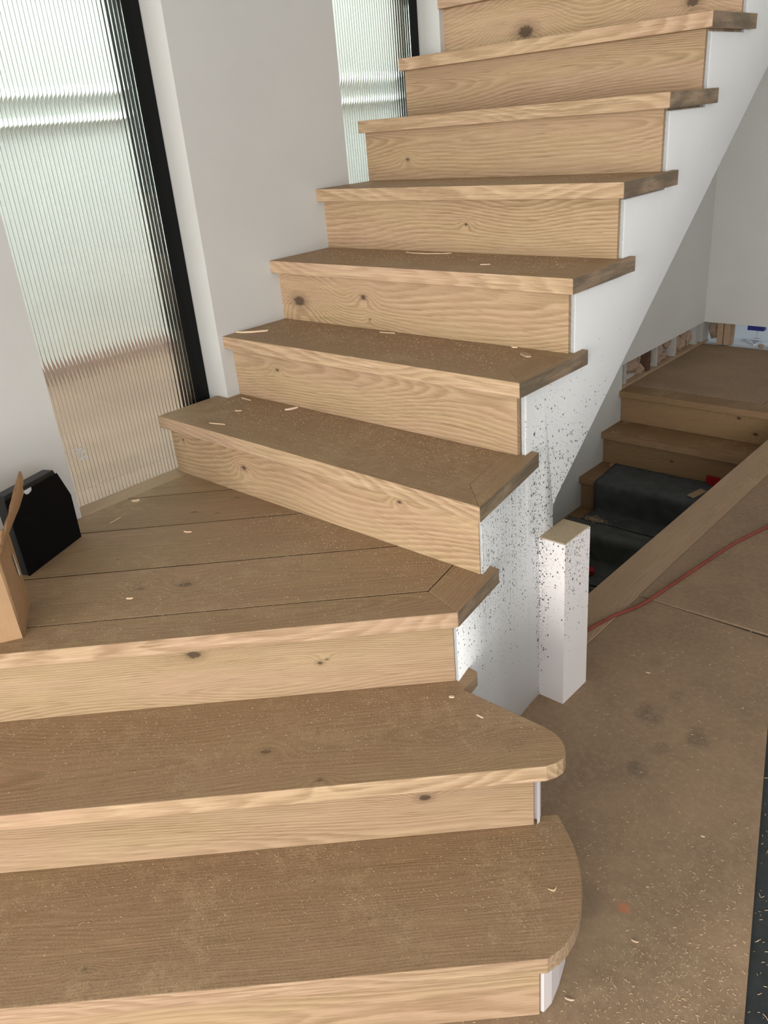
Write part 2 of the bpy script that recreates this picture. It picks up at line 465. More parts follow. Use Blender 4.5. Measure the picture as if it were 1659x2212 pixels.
# ------------------------------------------------------------------ layout numbers (metres)
D1 = (0.717, 0.697)            # direction of the three lowest nosings
N1 = (0.697, -0.717)           # facing of the three lowest risers
A1 = math.atan2(D1[1], D1[0])
XL = -0.905                    # wall face left of the stairs
XR = 0.1305                    # ends of the upper treads
XRR = 0.1030                   # ends of the upper risers
XS = 0.1125                    # face of the stringer
TH = 0.036
OV = 0.030
YN = {5: -0.0008, 6: 0.2164, 7: 0.4395, 8: 0.6550, 9: 0.8699, 10: 1.0900, 11: 1.308}
ZN = {1: 0.18, 2: 0.36, 3: 0.54, 4: 0.72, 5: 0.9037, 6: 1.084, 7: 1.2621, 8: 1.4422, 9: 1.6145, 10: 1.795, 11: 1.975}
Y_R4 = -0.207
def on(off, x):                # y of the line N1 . p = off at x
    return (N1[0] * x - off) / -N1[1]
def sx(y):                     # stringer face, flared at its foot
    d = 0.026 - y
    return XS + 0.237 * (0.0 if d < -0.1 else d if d > 0.1 else (d + 0.1) ** 2 / 0.4)
def soffit(y):
    return 0.964 + 0.81 * (y - 0.688)
BACK = 3.69                    # far wall
WX = -0.942                    # wall face beside the lower stairs

# ------------------------------------------------------------------ setting: floor
floor = empty('floor', kind='structure')
def edge_x(y):                 # right edge of the protection board
    return 0.63 + (0.34 - y) * 0.2990
board('floor_sheet', [(-0.90, -5.9), (edge_x(-5.9), -5.9), (edge_x(0.704), 0.704), (0.104, 0.704), (0.104, 0.20), (-0.90, 0.20)], -0.006, 0.0, M_BOARD, floor, bev=0)
board('floor_sheet', [(0.104, 0.7075), (1.30, 0.7350), (1.30, 2.60), (0.104, 2.60)], -0.006, 0.003, M_BOARD, floor, bev=0.0008)
board('floor_sheet', [(-0.94, 2.70), (-0.22, 2.70), (-0.22, BACK - 0.002), (-0.94, BACK - 0.002)], -0.006, 0.0005, M_BOARD, floor, bev=0.0006)
board('floor_sheet', [(-0.217, 2.70), (1.30, 2.70), (1.30, BACK - 0.002), (-0.217, BACK - 0.002)], -0.006, 0.0005, M_BOARD, floor, bev=0.0006)
board('edge_board', [(-0.035, 0.20), (0.1015, 0.20), (0.1015, 2.585), (-0.035, 2.585)], -0.034, 0.001, M_STRIP, floor, ang=math.pi / 2, bev=0.0015)
board('edge_board', [(-0.94, 2.585), (0.60, 2.585), (0.60, 2.697), (-0.94, 2.697)], -0.036, 0.0005, M_LOWOAK, floor, bev=0.002)
bm = prism_bm([(-0.90, -6.4), (4.4, -6.4), (4.4, BACK), (0.05, BACK), (0.05, 0.19), (-0.90, 0.19)], -0.26, -0.0065)
bm_obj('dark_floor', bm, M_DARKFLOOR, floor)
box('sub_floor', -1.10, 0.05, 2.64, 4.60, -0.26, -0.0065, M_DARKFLOOR, floor)

# ------------------------------------------------------------------ setting: walls
def wall_prism(name, parts, mat, parent=None, kind=True):
    bm = bmesh.new()
    for p in parts: box_bm(*p, bm=bm)
    o = bm_obj(name, bm, mat, parent)
    if kind: tag(o, kind='structure')
    return o
TOP = 4.4
W1A, W1B = -0.553, -0.016      # first reeded window
W2A, W2B = 0.590, 1.097        # second reeded window
XB = -1.075
wall_left = wall_prism('wall_left', [
    (XB, XL, -6.4, -4.55, -0.2, TOP), (XB, XL, -4.55, -2.95, 2.35, TOP), (XB, XL, -2.95, W1A, -0.2, TOP),
    (XB, XL, W1A, W1B, 2.75, TOP), (XB, XL, W1A, W1B, -0.2, 0.50),
    (XB, XL, W1B, W2A, 0.30, TOP),
    (XB, XL, W2A, W2B, 3.4, TOP), (XB, XL, W2A, W2B, 0.60, 1.05),
    (XB, XL, W2B, 2.0, 1.20, TOP)], M_WHITE)
wall_stairwell = empty('wall_stairwell', kind='structure')
wall_prism('plaster_sheet', [
    (WX - 0.0125, WX, 0.20, 2.612, -2.3, 0.60), (WX - 0.0125, WX, 0.60, 2.612, 0.60, 1.15),
    (WX - 0.0125, WX, 1.2, 2.612, 1.15, 1.19), (WX - 0.0125, WX, 2.0, 2.612, 1.19, TOP),
    (WX - 0.0125, WX, 2.612, BACK, 0.138, TOP)], M_WALL2, wall_stairwell, kind=False)
box('backing_masonry', -1.12, -1.045, 0.2, 3.9, -2.3, 1.15, M_BRICK, wall_stairwell)
box('bottom_plate', -1.045, -0.9425, 2.615, BACK + 0.09, -0.006, 0.012, M_STUD, wall_stairwell)
for y0, y1, m in ((2.62, 2.634, M_STUDW), (2.665, 2.690, M_STUDW), (2.945, 2.985, M_BRICK), (3.055, 3.075, M_STUDW), (3.30, 3.325, M_STUDW), (3.605, 3.64, M_STUDW)):
    box('stud', -1.040, -0.9575, y0, y1, 0.012, 0.40, m, wall_stairwell)
box('lath', -1.0, -0.985, 2.70, 2.93, 0.012, 0.045, M_STUDW, wall_stairwell)

def lump(name, c, r, mat, parent, seed, amp=0.35, stretch=(1, 1, 1), sub=3):
    rnd = random.Random(seed)
    bm = bmesh.new()
    bmesh.ops.create_icosphere(bm, subdivisions=sub, radius=r)
    ph = [(rnd.uniform(2, 5) / r, rnd.uniform(0, 6), rnd.uniform(2, 5) / r, rnd.uniform(0, 6), rnd.uniform(2, 5) / r) for _ in range(4)]
    for v in bm.verts:
        k = sum(math.sin(v.co.x * a + b) * math.sin(v.co.y * c2 + d) * math.cos(v.co.z * e) for a, b, c2, d, e in ph) / 2
        v.co *= 1 + amp * k
        v.co = Vector((v.co.x * stretch[0], v.co.y * stretch[1], v.co.z * stretch[2]))
    return bm_obj(name, bm, mat, parent, c, smooth=True)
i = 0
for y, z, r, st in ((2.80, 0.085, 0.055, (0.7, 1.5, 0.8)), (2.86, 0.032, 0.030, (1, 1, 0.8)), (2.915, 0.034, 0.030, (1, 1, 1)), (2.895, 0.10, 0.028, (0.6, 0.5, 2.0)),
                    (3.02, 0.08, 0.03, (1, 0.8, 1.8)), (3.13, 0.09, 0.04, (0.8, 0.8, 1.5)), (3.16, 0.030, 0.028, (1, 1.4, 0.7)), (3.22, 0.03, 0.028, (1, 1.3, 0.8)), (3.19, 0.09, 0.02, (0.6, 0.5, 2.8)),
                    (3.27, 0.11, 0.03, (0.8, 0.8, 1.6)), (3.38, 0.08, 0.04, (0.8, 0.9, 1.8)), (3.45, 0.05, 0.035, (0.9, 1, 1.2)), (3.50, 0.09, 0.032, (0.7, 0.7, 2.0)), (3.56, 0.07, 0.03, (0.7, 0.8, 2.0))):
    i += 1
    lump('insulation', (-0.995, y, z), r, M_WOOL, wall_stairwell, i, 0.4, st)
box('stairwell_front_panel', -0.94, -0.036, 0.20, 0.24, -2.3, 0.0, M_WALL2, wall_stairwell)
box('stairwell_side_panel', -0.034, -0.006, 0.24, 2.60, -2.3, -0.035, M_WALL2, wall_stairwell)
box('stairwell_floor', -0.95, -0.03, 0.2, 2.7, -2.35, -2.3, M_DARKFLOOR, wall_stairwell)

wall_back = empty('wall_back', kind='structure')
wall_prism('plaster_sheet', [(WX, 4.4, BACK, BACK + 0.0125, 0.138, TOP)], M_WALL2, wall_back, kind=False)
wall_prism('outer_sheet', [(-1.12, 4.4, BACK + 0.10, BACK + 0.11, 0.155, TOP), (-0.2, 4.4, BACK + 0.0125, BACK + 0.11, -0.006, 0.155)], M_WALL2, wall_back, kind=False)
box('pale_floor', -1.06, 0.04, BACK + 0.002, 4.498, -0.0062, -0.0058, M_PVC, wall_back)
box('stud', -0.985, -0.945, BACK - 0.01, BACK + 0.09, 0.0, 0.40, M_STUDW, wall_back)
box('stud', -0.862, -0.826, BACK + 0.014, BACK + 0.095, 0.0, 0.40, M_STUD, wall_back)
box('stud', -0.820, -0.783, BACK + 0.016, BACK + 0.095, 0.0, 0.40, M_STUD, wall_back)
lump('insulation', (-0.905, BACK + 0.07, 0.09), 0.05, M_WOOL, wall_back, 51, 0.4, (0.7, 0.5, 1.3))
wall_prism('wall_beyond', [(-1.12, 0.2, 4.50, 4.55, -0.006, 1.2), (-1.12, -1.07, 3.80, 4.5, -0.006, 1.2)], M_WHITE)
wall_prism('wall_right', [(3.75, 3.85, -6.4, -3.0, -0.2, TOP), (3.75, 3.85, -0.4, BACK, -0.2, TOP), (3.75, 3.85, -3.0, -0.4, 2.4, TOP), (3.75, 3.85, -3.0, -0.4, -0.2, 0.5)], M_WHITE)
wall_prism('wall_rear', [(-0.9, 0.40, -6.4, -6.3, -0.2, TOP), (3.70, 4.4, -6.4, -6.3, -0.2, TOP), (0.40, 3.70, -6.4, -6.3, 2.65, TOP)], M_WHITE)
tag(box('ceiling', -1.075, 4.4, -6.4, BACK + 0.1, TOP, TOP + 0.1, M_CEIL), kind='structure')

# ------------------------------------------------------------------ reeded windows
def reeded_pane(name, y0, y1, z0, z1, x_face, parent):
    pitch, depth, seg = 0.0113, 0.0017, 10
    ys, xs = [], []
    n = int((y1 - y0) / pitch)
    for k in range(n):
        for j in range(seg):
            t = j / seg
            ys.append(y0 + (k + t) * pitch)
            xs.append(x_face - 0.0045 - depth * math.sqrt(max(0.0, 1 - (2 * t - 1) ** 2)) ** 1.0)
    ys.append(y0 + n * pitch); xs.append(x_face - 0.0045)
    bm = bmesh.new()
    lo = [bm.verts.new((x, y, z0)) for x, y in zip(xs, ys)]
    hi = [bm.verts.new((x, y, z1)) for x, y in zip(xs, ys)]
    for k in range(len(lo) - 1):
        f = bm.faces.new((lo[k], lo[k + 1], hi[k + 1], hi[k]))
        f.smooth = True
    ends = [[bm.verts.new((x_face, y, z)) for z in (z0, z1)] for y in (y0, ys[-1])]
    bm.faces.new((ends[0][0], ends[0][1], ends[1][1], ends[1][0]))
    bm.faces.new((ends[0][0], ends[0][1], hi[0], lo[0]))
    bm.faces.new((ends[1][0], ends[1][1], hi[-1], lo[-1]))
    bm.faces.new([ends[0][0]] + lo + [ends[1][0]])
    bm.faces.new([ends[0][1]] + hi + [ends[1][1]])
    for k in range(1, n):                                   # keep the valleys between reeds sharp
        bm.verts.ensure_lookup_table()
    for e in bm.edges:
        if abs(e.verts[0].co.x - (x_face - 0.0045)) < 1e-6 and abs(e.verts[1].co.x - (x_face - 0.0045)) < 1e-6:
            e.smooth = False
    bmesh.ops.recalc_face_normals(bm, faces=bm.faces[:])
    me = bpy.data.meshes.new(name)
    bm.to_mesh(me); bm.free()
    return link(name, me, M_GLASS, parent)

def window(name, ya, yb, z0, z1):
    w = empty(name, (-1.02, (ya + yb) / 2, z0), kind='structure')
    reeded_pane('reeded_glass_pane', ya + 0.004, yb - 0.066, z0 + 0.022, z1 - 0.02, -0.975, w)
    X0, X1 = -1.055, -0.999
    for args in ((X0, X1, yb - 0.072, yb - 0.001, z0, z1), (X0, X1, ya + 0.001, ya + 0.020, z0, z1)):
        box('frame_stile', *args, M_FRAME, w, bev=0.003)
    box('frame_bead', -0.999, -0.9835, yb - 0.064, yb - 0.052, z0, z1, M_FRAME, w, bev=0.001)
    box('frame_rail', X0, X1, ya + 0.020, yb - 0.072, z0, z0 + 0.022 , M_FRAME, w, bev=0.003)
    box('frame_rail', X0, X1, ya + 0.020, yb - 0.072, z1 - 0.05, z1, M_FRAME, w, bev=0.003)
    box('outer_sill', -1.058, -0.9835, ya + 0.020, yb - 0.001, z0 + 0.0225, z0 + 0.0535, M_DECK, w)
    return w
window_1 = window('window_1', W1A, W1B, 0.478, 2.74)
window_2 = window('window_2', W2A, W2B, 1.06, 3.38)
# a dried smear on the first pane
bm = bmesh.new()
rnd = random.Random(4)
for k in range(26):
    y = -0.478 + rnd.gauss(0, 0.009); z = 0.690 - (y + 0.478) * 0.9 + rnd.gauss(0, 0.012)
    a = rnd.uniform(0.002, 0.007)
    bmesh.ops.create_icosphere(bm, subdivisions=1, radius=1.0, matrix=Matrix.Translation((-0.9746, y, z)) @ Matrix.Diagonal((0.0007, a * 0.5, a, 1)))
bm_obj('plaster_smear', bm, M_SMEAR, window_1)

# the small yard behind the reeded glass, open to the sky
outside_floor = empty('floor_outside', kind='structure')
x = -2.42
while x < -1.07:
    box('deck_board', x, min(x + 0.129, -1.058), -3.0, 4.3, 0.505, 0.531, M_DECK, outside_floor)
    x += 0.1315
box('deck_base', -2.42, -1.077, -3.0, 4.3, 0.40, 0.505, M_DARKFLOOR, outside_floor)
wall_outside = wall_prism('wall_outside', [(-2.52, -2.42, -3.1, 4.3, -2.5, 4.8), (-2.42, -1.0765, 4.2, 4.3, 0.3, 4.8), (-2.42, -1.0765, -3.1, -3.0, -2.5, 4.8), (-2.52, -1.125, 4.3, 4.6, -2.5, 4.8), (-1.125, -1.0765, -3.0, 4.2, 4.4, 4.8)], M_OUTW)
tag(box('band_outside', -2.42, -2.405, -3.0, 4.2, 0.531, 0.60, M_BASEBAND), kind='structure')
for zz in (1.665, 1.565):  # added ledges, sloped to catch the top light as bright streaks
    bm = bmesh.new()
    v = [[bm.verts.new((x, y, z)) for x, z in ((-2.42, zz), (-2.402, zz - 0.022), (-2.402, zz - 0.028), (-2.42, zz - 0.032))] for y in (-3.0, 4.2)]
    bm.faces.new(v[0]); bm.faces.new(v[1])
    for i in range(4): bm.faces.new((v[0][i], v[0][(i + 1) % 4], v[1][(i + 1) % 4], v[1][i]))
    tag(bm_obj('band_outside', bm, M_OUTW), kind='structure')
tag(box('ground', -2.6, 4.5, -6.6, 4.7, -2.6, -2.36, M_DARKFLOOR), kind='structure')

# ------------------------------------------------------------------ the staircase
stairs = empty('staircase', (0, 0, 0), label='oak staircase turning at a winder landing and climbing along a white stringer', cat='staircase')

# upper risers and treads
def upper_tread(n, parent):
    y, z = YN[n], ZN[n]
    yr = YN[n + 1] + OV
    main = [(XL, y), (XR, y), (0.055, y + 0.0755), (0.055, yr + 0.013), (XL, yr + 0.013)]
    t = board('tread', main, z - TH, z, M_TREAD, parent, bev=0.0016, seg=2)
    ret = [(XR, y), (XR - 0.002, yr + 0.05), (XS - 0.008, yr + 0.05), (XS - 0.008, yr + 0.013), (0.0553, yr + 0.013), (0.0553, y + 0.0757)]
    r = board('nosing_return', ret, z - TH, z, M_TREAD, t, ang=math.pi / 2 + 0.01, bev=0.0016, seg=2, end=M_END)
    r['label'] = 'mitred return strip with a greyed weathered end'
    return t
KN = {5: [(-0.71, 0.03, 0.818, 0.004)], 6: [(-0.825, 0.248, 0.963, 0.017), (-0.553, 0.248, 0.992, 0.007), (-0.535, 0.248, 0.931, 0.003)],
      7: [(-0.351, 0.47, 1.16, 0.0035)], 8: [(-0.732, 0.684, 1.321, 0.0045)], 10: [(-0.578, 1.12, 1.655, 0.020), (-0.033, 1.12, 1.662, 0.013)]}
for n in range(5, 11):
    upper_tread(n, stairs)
for n in range(5, 12):
    yr = YN[n] + OV
    box('riser', XL, XRR, yr, yr + 0.014, ZN[n - 1] + 0.0003, ZN[n] - TH, M_RISER, stairs, bev=0.0006, knots=KN.get(n, ()))

# tread four, mitred at both ends
z = ZN[4]
t4 = board('tread', [(-0.957, -0.233), (0.191, -0.239), (0.106, -0.157), (0.063, 0.043), (-0.899, 0.043), (-0.893, -0.157)], z - TH, z, M_TREAD, stairs, bev=0.0016, seg=2)
r = board('nosing_return', [(0.191, -0.239), (0.134, 0.071), (0.10, 0.071), (0.10, 0.043), (0.0634, 0.043), (0.1064, -0.1568)], z - TH, z, M_TREAD, t4, ang=math.pi / 2 + 0.18, bev=0.0016, seg=2, end=M_END)
r['label'] = 'mitred return strip with a greyed weathered end'
board('nosing_return', [(-0.957, -0.233), (-0.8934, -0.1567), (-0.8994, 0.043), (-0.905, 0.043), (-0.905, -0.0165), (-0.957, -0.0165)], z - TH, z, M_TREAD, t4, ang=math.pi / 2, bev=0.0016, seg=2)
box('riser', -0.947, 0.162, Y_R4, Y_R4 + 0.014, ZN[3] + 0.0003, ZN[4] - TH, M_RISER, stairs, bev=0.0006,
    knots=[(-0.057, Y_R4, 0.657, 0.004), (-0.891, Y_R4, 0.651, 0.003), (-0.62, Y_R4, 0.62, 0.006)])

# landing (tread three): planks, front strip, return strip, sill strip
z = ZN[3]
land = empty('winder_landing', (0, 0, z))
land.parent = stairs
region = [(0.1120, -0.3245), (0.0838, -0.19), (XL, -0.19), (XL, on(0.311, XL))]
cuts = [0.311, 0.096, -0.132, -0.334, -0.80]
LK = {0: [(-0.356, -0.607, z, 0.010), (-0.427, -0.679, z, 0.006)], 1: [(-0.60, -0.63, z, 0.002)], 2: [(-0.634, -0.235, z, 0.006), (-0.66, -0.36, z, 0.004), (-0.60, -0.33, z, 0.004)]}
for i in range(4):
    p = clip(region, N1, cuts[i] - 0.0019)
    p = clip(p, N1, cuts[i + 1] + 0.0019, keep_less=False)
    o = board('plank', p, z - 0.020, z, M_TREAD, land, ang=A1, bev=0.0006, knots=LK.get(i, ()))
    o.data.materials.append(M_SEAM)                       # dirt packed into the joints
    for f in o.data.polygons:
        if abs(f.normal.z) < 0.3: f.material_index = 1
board('underlay', [(0.1120, -0.3240), (0.0845, -0.19), (XL, -0.19), (XL, on(0.3105, XL))], z - 0.0355, z - 0.0203, M_SEAM, land, ang=A1, bev=0)
board('front_nosing', [(0.214, -0.354), (0.1126, -0.3246), (XL, on(0.3114, XL)), (XL, on(0.403, XL))], z - TH, z, M_TREAD, land, ang=A1, bev=0.0016, seg=2)
r = board('nosing_return', [(0.214, -0.354), (0.182, -0.165), (0.15, -0.163), (0.15, -0.19), (0.0856, -0.19), (0.1136, -0.3238)], z - TH, z, M_TREAD, land, ang=math.pi / 2 + 0.17, bev=0.0016, seg=2, end=M_END)
r['label'] = 'mitred return strip with a dark scorched end'
board('sill_strip', [(XL - 0.0005, -0.543), (XL - 0.012, -0.5525), (-0.974, -0.5525), (-0.9745, -0.19), (XL - 0.0005, -0.19)], z - 0.036, z + 0.0005, M_STRIP, land, ang=math.pi / 2, bev=0.001)
def low_riser(n, off, x_end, zlo, zhi, knots=()):
    p1 = (x_end, on(off, x_end)); x0 = XL
    p0 = (x0, on(off, x0))
    q = lambda p: (p[0] - N1[0] * 0.014, p[1] - N1[1] * 0.014)
    p0b = (x0, on(off - 0.014, x0))
    return board('riser', [p0, p1, q(p1), p0b], zlo, zhi, M_RISER, stairs, ang=A1, bev=0.0006, knots=knots)
low_riser(3, 0.3855, 0.1945, ZN[2] + 0.0003, ZN[3] - TH, [(-0.006, -0.541, 0.437, 0.0045), (0.004, -0.531, 0.444, 0.003), (-0.187, -0.719, 0.485, 0.010)])
low_riser(2, 0.6207, 0.442, ZN[1] + 0.0003, ZN[2] - TH, [(0.293, -0.58, 0.275, 0.008)])
low_riser(1, 0.8755, 0.589, 0.0003, ZN[1] - TH)

# tread two and tread one with their rounded ends
z = ZN[2]
board('tread', [(0.479, -0.451), (0.489, -0.432), (0.4925, -0.416), (0.489, -0.402), (0.479, -0.387), (0.466, -0.375), (0.447, -0.366), (0.425, -0.362), (0.224, -0.362), (0.213, -0.297), (0.16, -0.290),
                (0.16, on(0.362, 0.16)), (XL, on(0.362, XL)), (XL, on(0.657, XL))], z - TH, z, M_TREAD, stairs, ang=A1, bev=0.0016, seg=2,
      knots=[(0.032, -0.736, z, 0.0075), (0.171, -0.726, z, 0.0045), (0.40, -0.438, z - 0.02, 0.013)])
z = ZN[1]
arc = [(0.612, -0.661), (0.619, -0.636), (0.6215, -0.612), (0.619, -0.586), (0.6135, -0.563), (0.605, -0.541), (0.593, -0.516), (0.577, -0.490), (0.554, -0.460), (0.527, -0.432), (0.496, -0.407), (0.463, -0.384)]
board('tread', arc + [(XL, on(0.598, XL)), (XL, on(0.9005, XL))], z - TH, z, M_TREAD, stairs, ang=A1, bev=0.0016, seg=2,
      knots=[(0.332, -0.787, z, 0.003), (0.014, -1.162, z, 0.005)])

# plastered carcass under the treads
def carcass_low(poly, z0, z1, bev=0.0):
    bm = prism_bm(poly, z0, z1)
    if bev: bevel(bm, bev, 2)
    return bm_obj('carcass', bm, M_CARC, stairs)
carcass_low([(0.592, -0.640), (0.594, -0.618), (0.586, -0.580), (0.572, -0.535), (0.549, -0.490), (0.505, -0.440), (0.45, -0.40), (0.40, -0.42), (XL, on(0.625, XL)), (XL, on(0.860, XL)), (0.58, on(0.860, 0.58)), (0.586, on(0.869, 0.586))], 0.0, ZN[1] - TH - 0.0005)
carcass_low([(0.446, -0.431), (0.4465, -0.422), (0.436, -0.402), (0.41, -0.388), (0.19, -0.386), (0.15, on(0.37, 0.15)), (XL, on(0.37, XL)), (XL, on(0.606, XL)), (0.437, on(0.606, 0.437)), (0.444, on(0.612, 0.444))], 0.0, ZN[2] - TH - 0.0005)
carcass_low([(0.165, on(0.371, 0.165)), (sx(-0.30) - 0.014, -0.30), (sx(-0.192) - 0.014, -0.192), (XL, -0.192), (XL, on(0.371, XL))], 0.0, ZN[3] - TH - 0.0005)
# upper carcass (sawtooth in y-z)
def saw(gap_z, gap_y, y_end=1.60):
    pts = [(Y_R4 + gap_y, ZN[4] - TH - gap_z)]
    for n in range(5, 12):
        yr = YN[n] + OV + gap_y
        pts.append((yr, ZN[n - 1] - TH - gap_z))
        pts.append((yr, ZN[n] - TH - gap_z))
    pts.append((y_end, ZN[11] - TH - gap_z))
    return pts
cols = [(-0.19, 0.175, 0.0, 0.0, ZN[4] - TH - 0.0005)]
ya = 0.175
ys = [YN[n] + OV + 0.0145 for n in range(5, 12)]
cols = [(-0.19, ys[0], 0.0, 0.0, ZN[4] - TH - 0.0005), (ys[0], 0.175, 0.0, 0.0, ZN[5] - TH - 0.0005),
        (0.175, ys[1], soffit(0.175) + 0.01, soffit(ys[1]) + 0.01, ZN[5] - TH - 0.0005)]
for n in range(6, 11):
    cols.append((ys[n - 5 ] if n > 5 else 0, ys[n - 4], soffit(ys[n - 5]) + 0.01, soffit(ys[n - 4]) + 0.01, ZN[n] - TH - 0.0005))
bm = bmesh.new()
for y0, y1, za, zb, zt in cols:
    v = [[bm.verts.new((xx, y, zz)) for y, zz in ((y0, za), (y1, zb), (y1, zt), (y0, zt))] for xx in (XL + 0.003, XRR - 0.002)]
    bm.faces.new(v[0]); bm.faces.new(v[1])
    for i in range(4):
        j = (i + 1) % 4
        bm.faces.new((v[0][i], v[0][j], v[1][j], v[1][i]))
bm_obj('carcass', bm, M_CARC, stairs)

# stringer plate with rounded plaster edges, flared at its foot
gz, gy = 0.006, 0.011
up = saw(gz, gy, 1.70)
YK = 0.026
YE = 1.70
def top_of(y):                                            # height of the sawtooth just right of y
    if y < Y_R4 + 0.003 - 1e-6: return ZN[3] - TH - gz
    zt = ZN[4] - TH - gz
    for n in range(5, 12):
        if y >= YN[n] + OV + gy - 1e-6: zt = ZN[n] - TH - gz
    return zt
def bot_of(y, right):
    if y < 0.168 - 1e-6 or (abs(y - 0.168) < 1e-6 and not right): return 0.0
    if y < 0.185 - 1e-6: return soffit(0.185) - 0.022
    return soffit(y)
ycuts = sorted([-0.346, Y_R4 + 0.003, -0.074, -0.049, -0.024, 0.001, YK, 0.051, 0.076, 0.101, 0.126, 0.168, 0.185, YE] + [YN[n] + OV + gy for n in range(5, 12)])
bm = bmesh.new()
cache = {}
def getv(y, zz, back):
    k = (round(y, 5), round(zz, 5), back)
    if k not in cache: cache[k] = bm.verts.new((sx(y) - (0.0095 if back else 0.0), y, zz))
    return cache[k]
outline = []
tops = [top_of(a) for a in ycuts[:-1]]
for i, (a, b) in enumerate(zip(ycuts[:-1], ycuts[1:])):
    zt = tops[i]
    za, zb = bot_of(a, True), bot_of(b, False)
    P = [(a, za), (b, zb)]
    if i + 1 < len(tops):
        zr = bot_of(b, True)
        if zr > zb + 1e-6: P.append((b, zr))
    P.append((b, zt)); P.append((a, zt))
    if i > 0 and tops[i - 1] < zt - 1e-6: P.append((a, tops[i - 1]))
    for back in (False, True):
        bm.faces.new([getv(y, zz, back) for y, zz in P])
    m = len(P)
    for k in range(m):
        (y0, q0), (y1, q1) = P[k], P[(k + 1) % m]
        if abs(y0 - y1) < 1e-6 and i > 0 and abs(y0 - a) < 1e-6 and max(q0, q1) <= tops[i - 1] + 1e-6 and min(q0, q1) >= bot_of(a, True) - 1e-6: continue
        if abs(y0 - y1) < 1e-6 and i + 1 < len(tops) and abs(y0 - b) < 1e-6 and min(q0, q1) >= bot_of(b, True) - 1e-6: continue
        bm.faces.new((getv(y0, q0, False), getv(y1, q1, False), getv(y1, q1, True), getv(y0, q0, True)))
bmesh.ops.recalc_face_normals(bm, faces=bm.faces[:])
es = [e for e in bm.edges if len(e.link_faces) == 2 and e.calc_face_angle(0) > 1.0
      and all(abs(v.co.x - sx(v.co.y)) < 1e-5 for v in e.verts) and min(v.co.z for v in e.verts) > 0.001]
bmesh.ops.bevel(bm, geom=es, offset=0.003, segments=2, affect='EDGES', profile=0.5, clamp_overlap=True)
for f in bm.faces:
    if f.normal.y < -0.75: f.material_index = 1
o = bm_obj('stringer', bm, [M_STRINGER, M_EDGE_GREY], stairs)
for f in o.data.polygons:
    f.material_index = 1 if f.normal.y < -0.75 else 0
    f.use_smooth = f.normal.x > 0.93
# thin packing strips visible under the ends of the upper treads
for n in (8, 9, 10):
    yr = YN[n + 1] + OV
    box('packing_strip', XRR, XS - 0.004, YN[n] + OV + 0.006, yr - 0.012, ZN[n] - TH - 0.0062, ZN[n] - TH - 0.0002, M_END, stairs)

# ------------------------------------------------------------------ stub post
post = empty('stub_post', (0.1475, 0.164, 0.0), label='short white spattered stub post boxed against the stringer foot', cat='post')
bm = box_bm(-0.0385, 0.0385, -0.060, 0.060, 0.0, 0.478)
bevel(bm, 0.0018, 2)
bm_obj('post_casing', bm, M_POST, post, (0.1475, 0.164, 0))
bm = box_bm(-0.0365, 0.0365, -0.058, 0.058, 0.0, 0.0035)
bevel(bm, 0.001)
o = bm_obj('post_top', bm, M_POSTTOP, post, (0.1475, 0.164, 0.4775))
o['label'] = 'raw tan board top covered in sawdust'

# ------------------------------------------------------------------ lower stairs going down under the flight
lower = empty('lower_staircase', (-0.48, 2.2, -0.36), label='shadowed oak stairs descending into the well under the main flight', cat='staircase')
YL = [2.610, 2.395, 2.165, 1.945, 1.725, 1.505, 1.285, 1.065, 0.845]
for k in range(0, 9):
    zz = -0.18 * k
    if k > 0:
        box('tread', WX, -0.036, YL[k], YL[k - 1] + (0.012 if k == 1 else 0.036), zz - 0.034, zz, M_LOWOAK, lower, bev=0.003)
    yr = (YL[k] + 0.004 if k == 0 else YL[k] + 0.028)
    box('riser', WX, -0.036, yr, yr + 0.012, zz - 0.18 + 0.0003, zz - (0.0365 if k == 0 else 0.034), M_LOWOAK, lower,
        knots=([(-0.21, yr, -0.13, 0.008), (-0.30, yr, -0.06, 0.006)] if k == 0 else [(-0.55, yr, -0.28, 0.005)] if k == 1 else ()))

